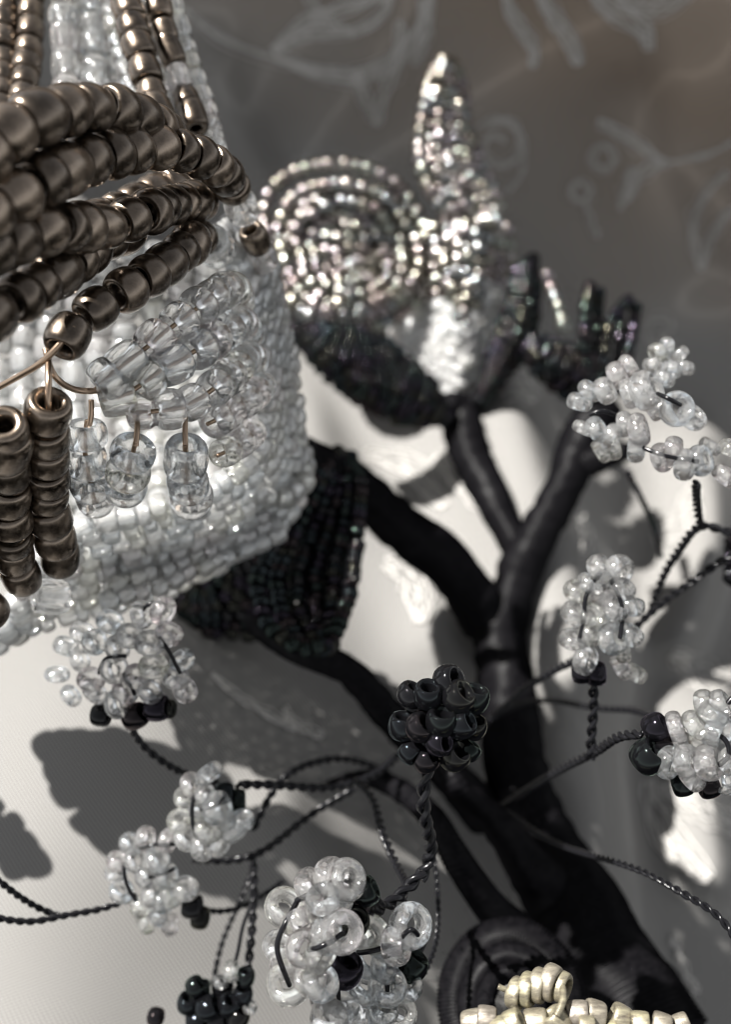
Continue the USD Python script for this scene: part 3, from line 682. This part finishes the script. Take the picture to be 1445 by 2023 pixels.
cluster('upright clear bead cluster above a straight black wire at the right', [
    (1187, 1124, 0, 64, 30, 20), (1221, 1128, .2, 72, -30, 30), (1166, 1154, -.4, 58, 50, 15), (1142, 1168, .3, 56, 70, 10), (1228, 1162, .1, 58, 60, 10), (1140, 1212, 0, 60, 90, 10), (1168, 1214, -.4, 56, 80, 15), (1190, 1178, 0, 54, 70, 0),
    (1216, 1200, -.3, 60, 75, 15), (1246, 1198, .2, 56, 90, 5), (1134, 1262, -.1, 62, 80, 20), (1166, 1252, -.2, 58, 45, 15), (1211, 1262, -.4, 66, 20, 25), (1246, 1254, 0, 60, 60, 10), (1230, 1282, .3, 56, 0, 0), (1157, 1304, -.2, 68, -20, 25),
    (1192, 1228, .6, 56, 80, 0), (1178, 1330, .6, 56, 0, 0, 'black'), (1150, 1328, .8, 44, 0, 0, 'black'), (1228, 1318, 2.5, 52, 30, 0), (1256, 1330, 3.2, 48, 60, 0)],
    [[(1187, 1130, -.4), (1158, 1180, -.9), (1155, 1215, -.8), (1144, 1268, -.9)], [(1205, 1140, -.4), (1230, 1200, -.8), (1225, 1262, -.9)]], (1172, 1335, 46), 45)
cluster('sparkling clear bead cluster with black base beads at the right edge', [
    (1336, 1436, 0, 70, 20, 15), (1374, 1432, -.2, 66, 30, 20), (1410, 1412, 0, 62, 50, 10), (1392, 1390, .4, 60, 20, 10), (1424, 1390, .2, 60, 40, 10), (1409, 1448, -.3, 60, -20, 10), (1440, 1440, 0, 60, 60, 10), (1322, 1506, -.2, 66, -10, 20),
    (1356, 1502, -.4, 64, 20, 20), (1400, 1506, -.4, 72, 10, 20), (1438, 1500, -.2, 62, 30, 10), (1368, 1536, -.1, 60, 40, 10), (1434, 1542, 0, 60, 0, 0), (1340, 1466, .5, 56, 30, 0), (1380, 1466, .4, 60, 60, 0), (1420, 1476, .3, 58, 60, 0),
    (1296, 1436, .3, 58, 30, 10, 'black'), (1281, 1494, 0, 72, 60, 10, 'black'), (1306, 1466, .6, 56, 0, 0, 'black'), (1349, 1550, .5, 50, 20, 0, 'black'), (1400, 1552, .5, 52, 20, 0, 'black')],
    [[(1400, 1446, -.6), (1432, 1460, -.9), (1440, 1490, -.9), (1420, 1512, -.8)], [(1438, 1390, 0), (1455, 1375, 0), (1480, 1380, 0)]], (1262, 1460, 41), 40)
cluster('clear bead cluster with one bead facing the lens at the upper right', [
    (1146, 794, .8, 50, 80, 10), (1166, 772, .6, 52, 40, 10), (1196, 772, .3, 60, 20, 15), (1220, 742, .8, 56, 20, 10), (1243, 724, 1.5, 50, 40, 0), (1278, 772, -.5, 80, 20, 30), (1244, 778, 0, 60, 10, 10), (1338, 808, -.6, 78, 35, 62), (1368, 824, .4, 62, 40, 45),
    (1155, 846, .6, 52, 80, 10), (1180, 848, .2, 58, 30, 20), (1208, 862, .2, 60, -20, 15), (1262, 850, 0, 72, 0, 20), (1234, 838, .2, 56, 10, 10), (1258, 886, .3, 60, -20, 15), (1308, 904, -.2, 64, 20, 20), (1330, 890, 0, 56, -10, 10), (1354, 918, -.2, 64, -10, 20),
    (1384, 910, 0, 66, 20, 30), (1404, 882, .8, 48, 50, 10), (1434, 940, .6, 60, 60, 10), (1446, 886, .6, 56, 80, 10), (1300, 698, 5, 44, 40, 0), (1318, 686, 5, 44, 0, 0), (1342, 702, 5, 44, -40, 0), (1352, 726, 5, 44, 80, 0), (1328, 730, 4.5, 42, 60, 0),
    (1312, 748, 4, 44, 60, 0), (1290, 720, 5, 40, 80, 0), (1190, 890, 2, 50, 30, 0), (1212, 886, 2, 50, 10, 0), (1290, 810, .8, 50, 40, 0)],
    [[(1300, 778, -1), (1322, 788, -1.6), (1345, 800, -1.3)], [(1270, 884, -.5), (1300, 896, -.9), (1340, 906, -.9), (1380, 912, -.7)], [(1165, 820, .2), (1190, 812, 0), (1215, 820, .2)]], (1380, 950, 46), 44)
cluster('soft clear bead cluster under the cup at the left', [
    (163, 1250, .6, 56, 50, 10), (187, 1268, .3, 56, 20, 10), (217, 1228, .4, 58, 60, 10), (256, 1256, 0, 62, 80, 15), (232, 1280, 0, 58, 20, 10), (280, 1214, .2, 60, 20, 10), (322, 1206, 0, 58, -20, 15), (296, 1270, -.3, 70, 80, 15), (334, 1252, .2, 58, 70, 10),
    (360, 1305, .1, 58, -50, 15), (348, 1340, 0, 58, 80, 10), (366, 1364, .3, 58, 30, 10), (303, 1316, -.2, 66, 80, 10), (296, 1366, 0, 62, 40, 10), (270, 1336, 0, 56, 60, 10), (226, 1322, -.2, 62, 20, 15), (180, 1342, .1, 62, 70, 10), (233, 1390, .2, 60, 20, 10),
    (188, 1368, .2, 58, 60, 10), (248, 1364, .1, 58, 30, 0), (130, 1276, 2.2, 50, 60, 0), (113, 1332, 2.5, 54, 80, 0), (140, 1374, 2.2, 52, 30, 0), (158, 1304, 1.8, 50, 30, 0), (200, 1412, .8, 48, 0, 0, 'black'), (268, 1414, .6, 52, 20, 0, 'black'), (310, 1398, .5, 56, 10, 0, 'black'), (330, 1400, .9, 44, 0, 0, 'black')],
    [[(196, 1330, -.4), (212, 1300, -.8), (250, 1296, -.7)], [(316, 1258, -.6), (340, 1298, -.8), (356, 1330, -.6)], [(280, 1206, -.3), (300, 1192, -.4), (325, 1200, -.2)], [(244, 1330, -.6), (258, 1352, -.7), (266, 1372, -.4)]], (250, 1420, 47), 46)
cluster('soft clear bead cluster at the left, above the wider one', [
    (413, 1528, 0, 58, -40, 15), (380, 1550, 0, 54, 30, 10), (367, 1575, .2, 50, 70, 10), (406, 1570, -.2, 52, 40, 0), (430, 1596, -.2, 66, 30, 15), (394, 1598, .1, 54, 80, 0), (356, 1620, .2, 54, 80, 10), (370, 1654, .1, 56, 50, 10), (402, 1672, 0, 58, 10, 15), (434, 1666, .1, 56, -20, 10),
    (462, 1644, .2, 54, -50, 10), (480, 1620, .5, 52, 80, 10), (410, 1636, -.1, 62, 60, 10), (446, 1626, .2, 52, 30, 0), (444, 1566, 1, 46, 0, 0, 'black'), (470, 1580, 1.5, 44, 0, 0, 'black')],
    [[(395, 1545, -.4), (380, 1590, -.8), (384, 1640, -.8), (398, 1665, -.4)], [(398, 1600, -.8), (425, 1590, -.9), (440, 1575, -.4)]], (460, 1580, 49), 48)
cluster('soft wide clear bead cluster touching the wire at the lower left', [
    (256, 1666, .4, 50, 40, 10), (288, 1656, .3, 50, 10, 10), (332, 1660, .3, 54, -10, 10), (234, 1700, .2, 52, 70, 10), (229, 1722, .6, 48, 80, 10), (272, 1698, -.1, 58, 30, 10), (312, 1698, -.2, 58, 20, 10), (291, 1730, -.2, 56, 30, 10), (330, 1730, -.1, 56, 10, 10),
    (240, 1760, .2, 56, 60, 10), (366, 1755, .2, 58, 60, 15), (340, 1766, 0, 56, 30, 10), (302, 1768, -.1, 56, 10, 10), (280, 1790, .2, 54, -20, 10), (322, 1780, 0, 54, 20, 10), (288, 1822, 2, 46, 30, 0), (336, 1826, 2, 46, 0, 0), (312, 1810, 1.8, 44, 40, 0), (380, 1790, 2, 48, 0, 0, 'black'), (396, 1812, 2.5, 46, 0, 0, 'black')],
    [[(262, 1672, 0), (246, 1710, -.5), (252, 1750, -.7), (270, 1780, -.5)], [(270, 1674, -.2), (310, 1668, -.4), (345, 1668, 0)], [(285, 1735, -.6), (320, 1726, -.7), (345, 1715, -.4)]], (385, 1800, 51), 49)
cluster('black bead cluster on a twisted wire in the middle of the picture', [
    (887, 1344, 0, 66, 20, 20), (812, 1372, .2, 60, 60, 10), (846, 1372, -.3, 62, 80, 10), (938, 1380, .2, 58, 70, 10), (906, 1376, -.4, 66, 60, 20), (796, 1434, .2, 58, 80, 10), (830, 1436, -.4, 64, 40, 20), (872, 1424, -.6, 62, 80, 20), (912, 1430, -.4, 60, 30, 15), (938, 1436, .3, 54, 80, 10),
    (812, 1484, .2, 58, -40, 10), (842, 1500, .1, 58, 20, 10), (898, 1492, 0, 66, 30, 20), (868, 1466, -.5, 60, 10, 20), (926, 1480, .5, 52, 60, 0), (860, 1400, .6, 60, 0, 0), (880, 1450, .8, 70, 0, 0), (846, 1460, .8, 70, 0, 0), (912, 1410, 1, 60, 0, 0), (828, 1400, 1, 60, 0, 0)],
    [], (845, 1520, 40.5), 39.5, kind='black')
cluster('blurred black bead cluster with a few clear beads in the bottom left corner', [
    (386, 1948, 0, 44, 40, 0), (372, 1980, 0, 46, 70, 0), (410, 1990, -.3, 50, 20, 0), (450, 1985, 0, 50, 60, 0), (400, 1955, .6, 44, 0, 0), (430, 2015, 0, 50, 0, 0), (470, 2010, 0, 46, 60, 0), (390, 2015, 0, 50, 30, 0), (480, 1965, .5, 44, 80, 0), (485, 1930, .5, 40, 80, 0), (440, 1950, 1, 44, 0, 0),
    (458, 1918, .2, 42, 20, 0, 'clear'), (436, 1940, .6, 34, 60, 0, 'clear'), (494, 1990, .2, 30, 85, 0, 'clear'), (308, 2008, 1, 40, 0, 0)],
    [[(458, 1918, .2), (470, 1880, .5), (480, 1830, 1), (500, 1780, 1.5)]], (450, 2020, 50), 49, kind='black', lod=2)

gold = thing('beaded_trim', P(1110, 2060, 37), 'champagne gold beads with an open tube bead at the bottom edge', 'beaded trim')
for px, py, size in ((1022, 1962, 62), (1044, 1954, 66), (1066, 1946, 68), (1088, 1940, 70), (1108, 1948, 66)):
    b_ = mm(size, 36) / 2
    bead(P(px, py, 36.5), RX @ np.array([.80, -.12, .58]), b_, b_ * .46, 'gold', gold, 3, hole=.55, power=2.6, rnd=.03)
for px, py, size, ang in ((938, 2012, 52, 20), (962, 2018, 50, 10), (1014, 2022, 52, 20), (1056, 2020, 52, 10), (1100, 2014, 52, -40), (1140, 2004, 52, 15), (1180, 2008, 50, 5), (1222, 2010, 52, -5), (1266, 2016, 48, -10), (1308, 2018, 46, -10), (1348, 2020, 40, 0),
                         (1160, 2030, 50, 5), (1205, 2034, 50, 5), (1250, 2038, 50, 5), (1060, 2036, 54, 10), (990, 2030, 50, 30)):
    b_ = mm(size, 35.5) / 2
    px, py = px + rng.uniform(-5, 5), py + rng.uniform(-7, 7); ang += rng.uniform(-18, 18)
    bead(P(px, py, 35.5 + rng.uniform(-.3, .5)), RX @ np.array([math.cos(math.radians(ang)), math.sin(math.radians(ang)), .2]), b_, b_ * .8, 'gold', gold, 3, hole=.4, power=3.2, rnd=.12)
tube('wire', spline(world([(1112, 1950, 36), (1113, 1975, 35.4), (1100, 2005, 35)]), 30)[0], 0.00014, 'gold3', gold, 8)
tube('wire', spline(world([(985, 1948, 37), (1004, 1956, 37), (1030, 1962, 37)]), 30)[0], 0.00012, 'gold3', gold, 8)

# ------------------------------------------------------------------ twisted wires
def twisted(label, pts, wpx, group='twisted black wires', loose=0.12):
    """Two black wires twisted round each other along the points; wpx: the overall thickness in pixels at the first point."""
    t = thing('twisted_wire', P(*pts[0]), label, 'twisted wire', group)
    c, s = spline(world(pts), 500)
    r = 1.12 * mm(wpx, 0.5 * (pts[0][2] + pts[-1][2])) / 4.2
    n = max(40, int(s[-1] / (r * 1.1)))
    x = np.linspace(0, s[-1], n); cc = at_len(c, s, x)
    tt = np.gradient(cc, axis=0); tt /= np.linalg.norm(tt, axis=1, keepdims=True)
    u = np.cross(tt, [0.3, 0.25, 0.92]); u /= np.linalg.norm(u, axis=1, keepdims=True); w = np.cross(tt, u)
    wob = 1 + loose * np.array([meshkit.noise(np.array([xx * 700, 0.3, pts[0][0] * .01])) - .5 for xx in x]) * 2
    ph0 = x / (r * 11.0) * 2 * np.pi + 1.2 * np.array([meshkit.noise(np.array([xx * 500, 3.3, pts[0][1] * .01])) for xx in x])
    for k in range(2):
        ph = ph0 + k * np.pi
        tube('wire', cc + (u * np.cos(ph)[:, None] + w * np.sin(ph)[:, None]) * (r * 1.02 * wob)[:, None], r, 'wire', t, 7)
    return t


twisted('twisted wire rising from the straight cluster stem to the black base beads on the right', [(985, 1598, 62), (1060, 1548, 55), (1130, 1508, 50), (1185, 1480, 46), (1225, 1455, 43), (1270, 1450, 41)], 17)
twisted('short straight twisted wire below the upright clear cluster', [(1172, 1335, 45.5), (1173, 1390, 46), (1170, 1440, 46.5), (1166, 1500, 47)], 20)
twisted('long twisted wire sagging from the stem to the lower right edge', [(1000, 1600, 60), (1070, 1650, 56), (1140, 1680, 52), (1210, 1700, 48), (1290, 1730, 45), (1360, 1770, 43), (1420, 1810, 42), (1470, 1880, 41)], 13)
twisted('twisted wire crossing behind the trunk towards the sparkling cluster', [(960, 1425, 74), (1040, 1388, 68), (1110, 1385, 64), (1180, 1398, 60), (1250, 1402, 56), (1300, 1420, 52)], 13)
twisted('twisted wire from the trunk up to the upright clear cluster', [(900, 1480, 66), (980, 1410, 62), (1050, 1352, 58), (1120, 1312, 54), (1165, 1295, 50)], 15)
twisted('rising twisted wire with a fork at the right edge', [(1255, 1240, 58), (1310, 1190, 56), (1370, 1148, 54), (1420, 1112, 53), (1470, 1090, 52)], 17)
twisted('thin twisted wire leaning up to the upper right cluster', [(1285, 1210, 60), (1315, 1130, 57), (1350, 1075, 54), (1385, 1040, 52), (1420, 1045, 52), (1470, 1060, 51)], 17)
twisted('short twisted wire hanging from the upper right cluster', [(1385, 1045, 52), (1378, 1000, 50), (1376, 955, 47)], 17)
twisted('thick twisted wire below the black bead cluster', [(845, 1515, 40.5), (836, 1575, 41), (845, 1640, 42), (850, 1690, 43), (830, 1735, 43)], 28)
twisted('short twisted wire behind the two front clusters', [(835, 1722, 42), (805, 1755, 41.5), (770, 1785, 40.5), (735, 1800, 39.5)], 26)
twisted('curved twisted wire coming down to the front clusters', [(700, 1540, 54), (735, 1575, 52), (755, 1640, 49), (785, 1710, 46), (805, 1750, 42.5)], 17)
twisted('twisted wire running left from the stem to the upper soft cluster', [(790, 1490, 60), (740, 1530, 57), (650, 1556, 54), (560, 1552, 52), (470, 1550, 50)], 17)
twisted('arched twisted wire above the flat one at the centre left', [(770, 1530, 62), (690, 1500, 60), (610, 1510, 58), (550, 1550, 56), (500, 1640, 54)], 15)
twisted('twisted wire descending from the cluster under the cup', [(250, 1418, 47.5), (280, 1470, 49), (330, 1510, 50), (370, 1530, 51), (440, 1552, 52)], 16)
twisted('long twisted wire at the left edge reaching the wide soft cluster', [(-20, 1810, 46), (60, 1820, 47), (130, 1808, 48), (200, 1795, 49), (270, 1770, 50)], 14)
twisted('short twisted wire slanting in from the left edge', [(-20, 1725, 46), (30, 1765, 47), (80, 1795, 48), (115, 1808, 48.3)], 14)
twisted('dark twisted wire between the two soft clusters at the left', [(700, 1560, 58), (600, 1620, 56), (500, 1690, 54), (420, 1700, 53), (385, 1700, 52)], 15)
twisted('twisted wire hanging down to the blurred black cluster', [(500, 1690, 54), (502, 1760, 53), (498, 1840, 51.5), (490, 1920, 50), (480, 2040, 49)], 17)
twisted('thin twisted wire right of the wide soft cluster', [(380, 1790, 52), (440, 1800, 54), (500, 1780, 55), (560, 1740, 57)], 12)
twisted('dark twisted wire descending beside the rear front cluster', [(860, 1700, 50), (866, 1780, 49), (862, 1860, 47), (840, 1920, 45)], 11)
twisted('faint twisted wire behind the lower black cluster', [(505, 1700, 57), (470, 1790, 57), (440, 1860, 56), (420, 1950, 55)], 11)

nyl = thing('bead_thread', P(1240, 930, 70), 'thin grey thread of tiny dim beads hanging below the upper right cluster', 'bead thread')
strand([(1240, 930, 70), (1258, 965, 70), (1280, 1010, 71), (1298, 1055, 72), (1306, 1100, 72)], .5, .5, 'black', nyl, 0)
tube('thread', spline(world([(1240, 930, 70), (1258, 965, 70), (1280, 1010, 71), (1298, 1055, 72), (1306, 1100, 72)]), 40)[0], 0.00008, 'nylon', nyl, 5)
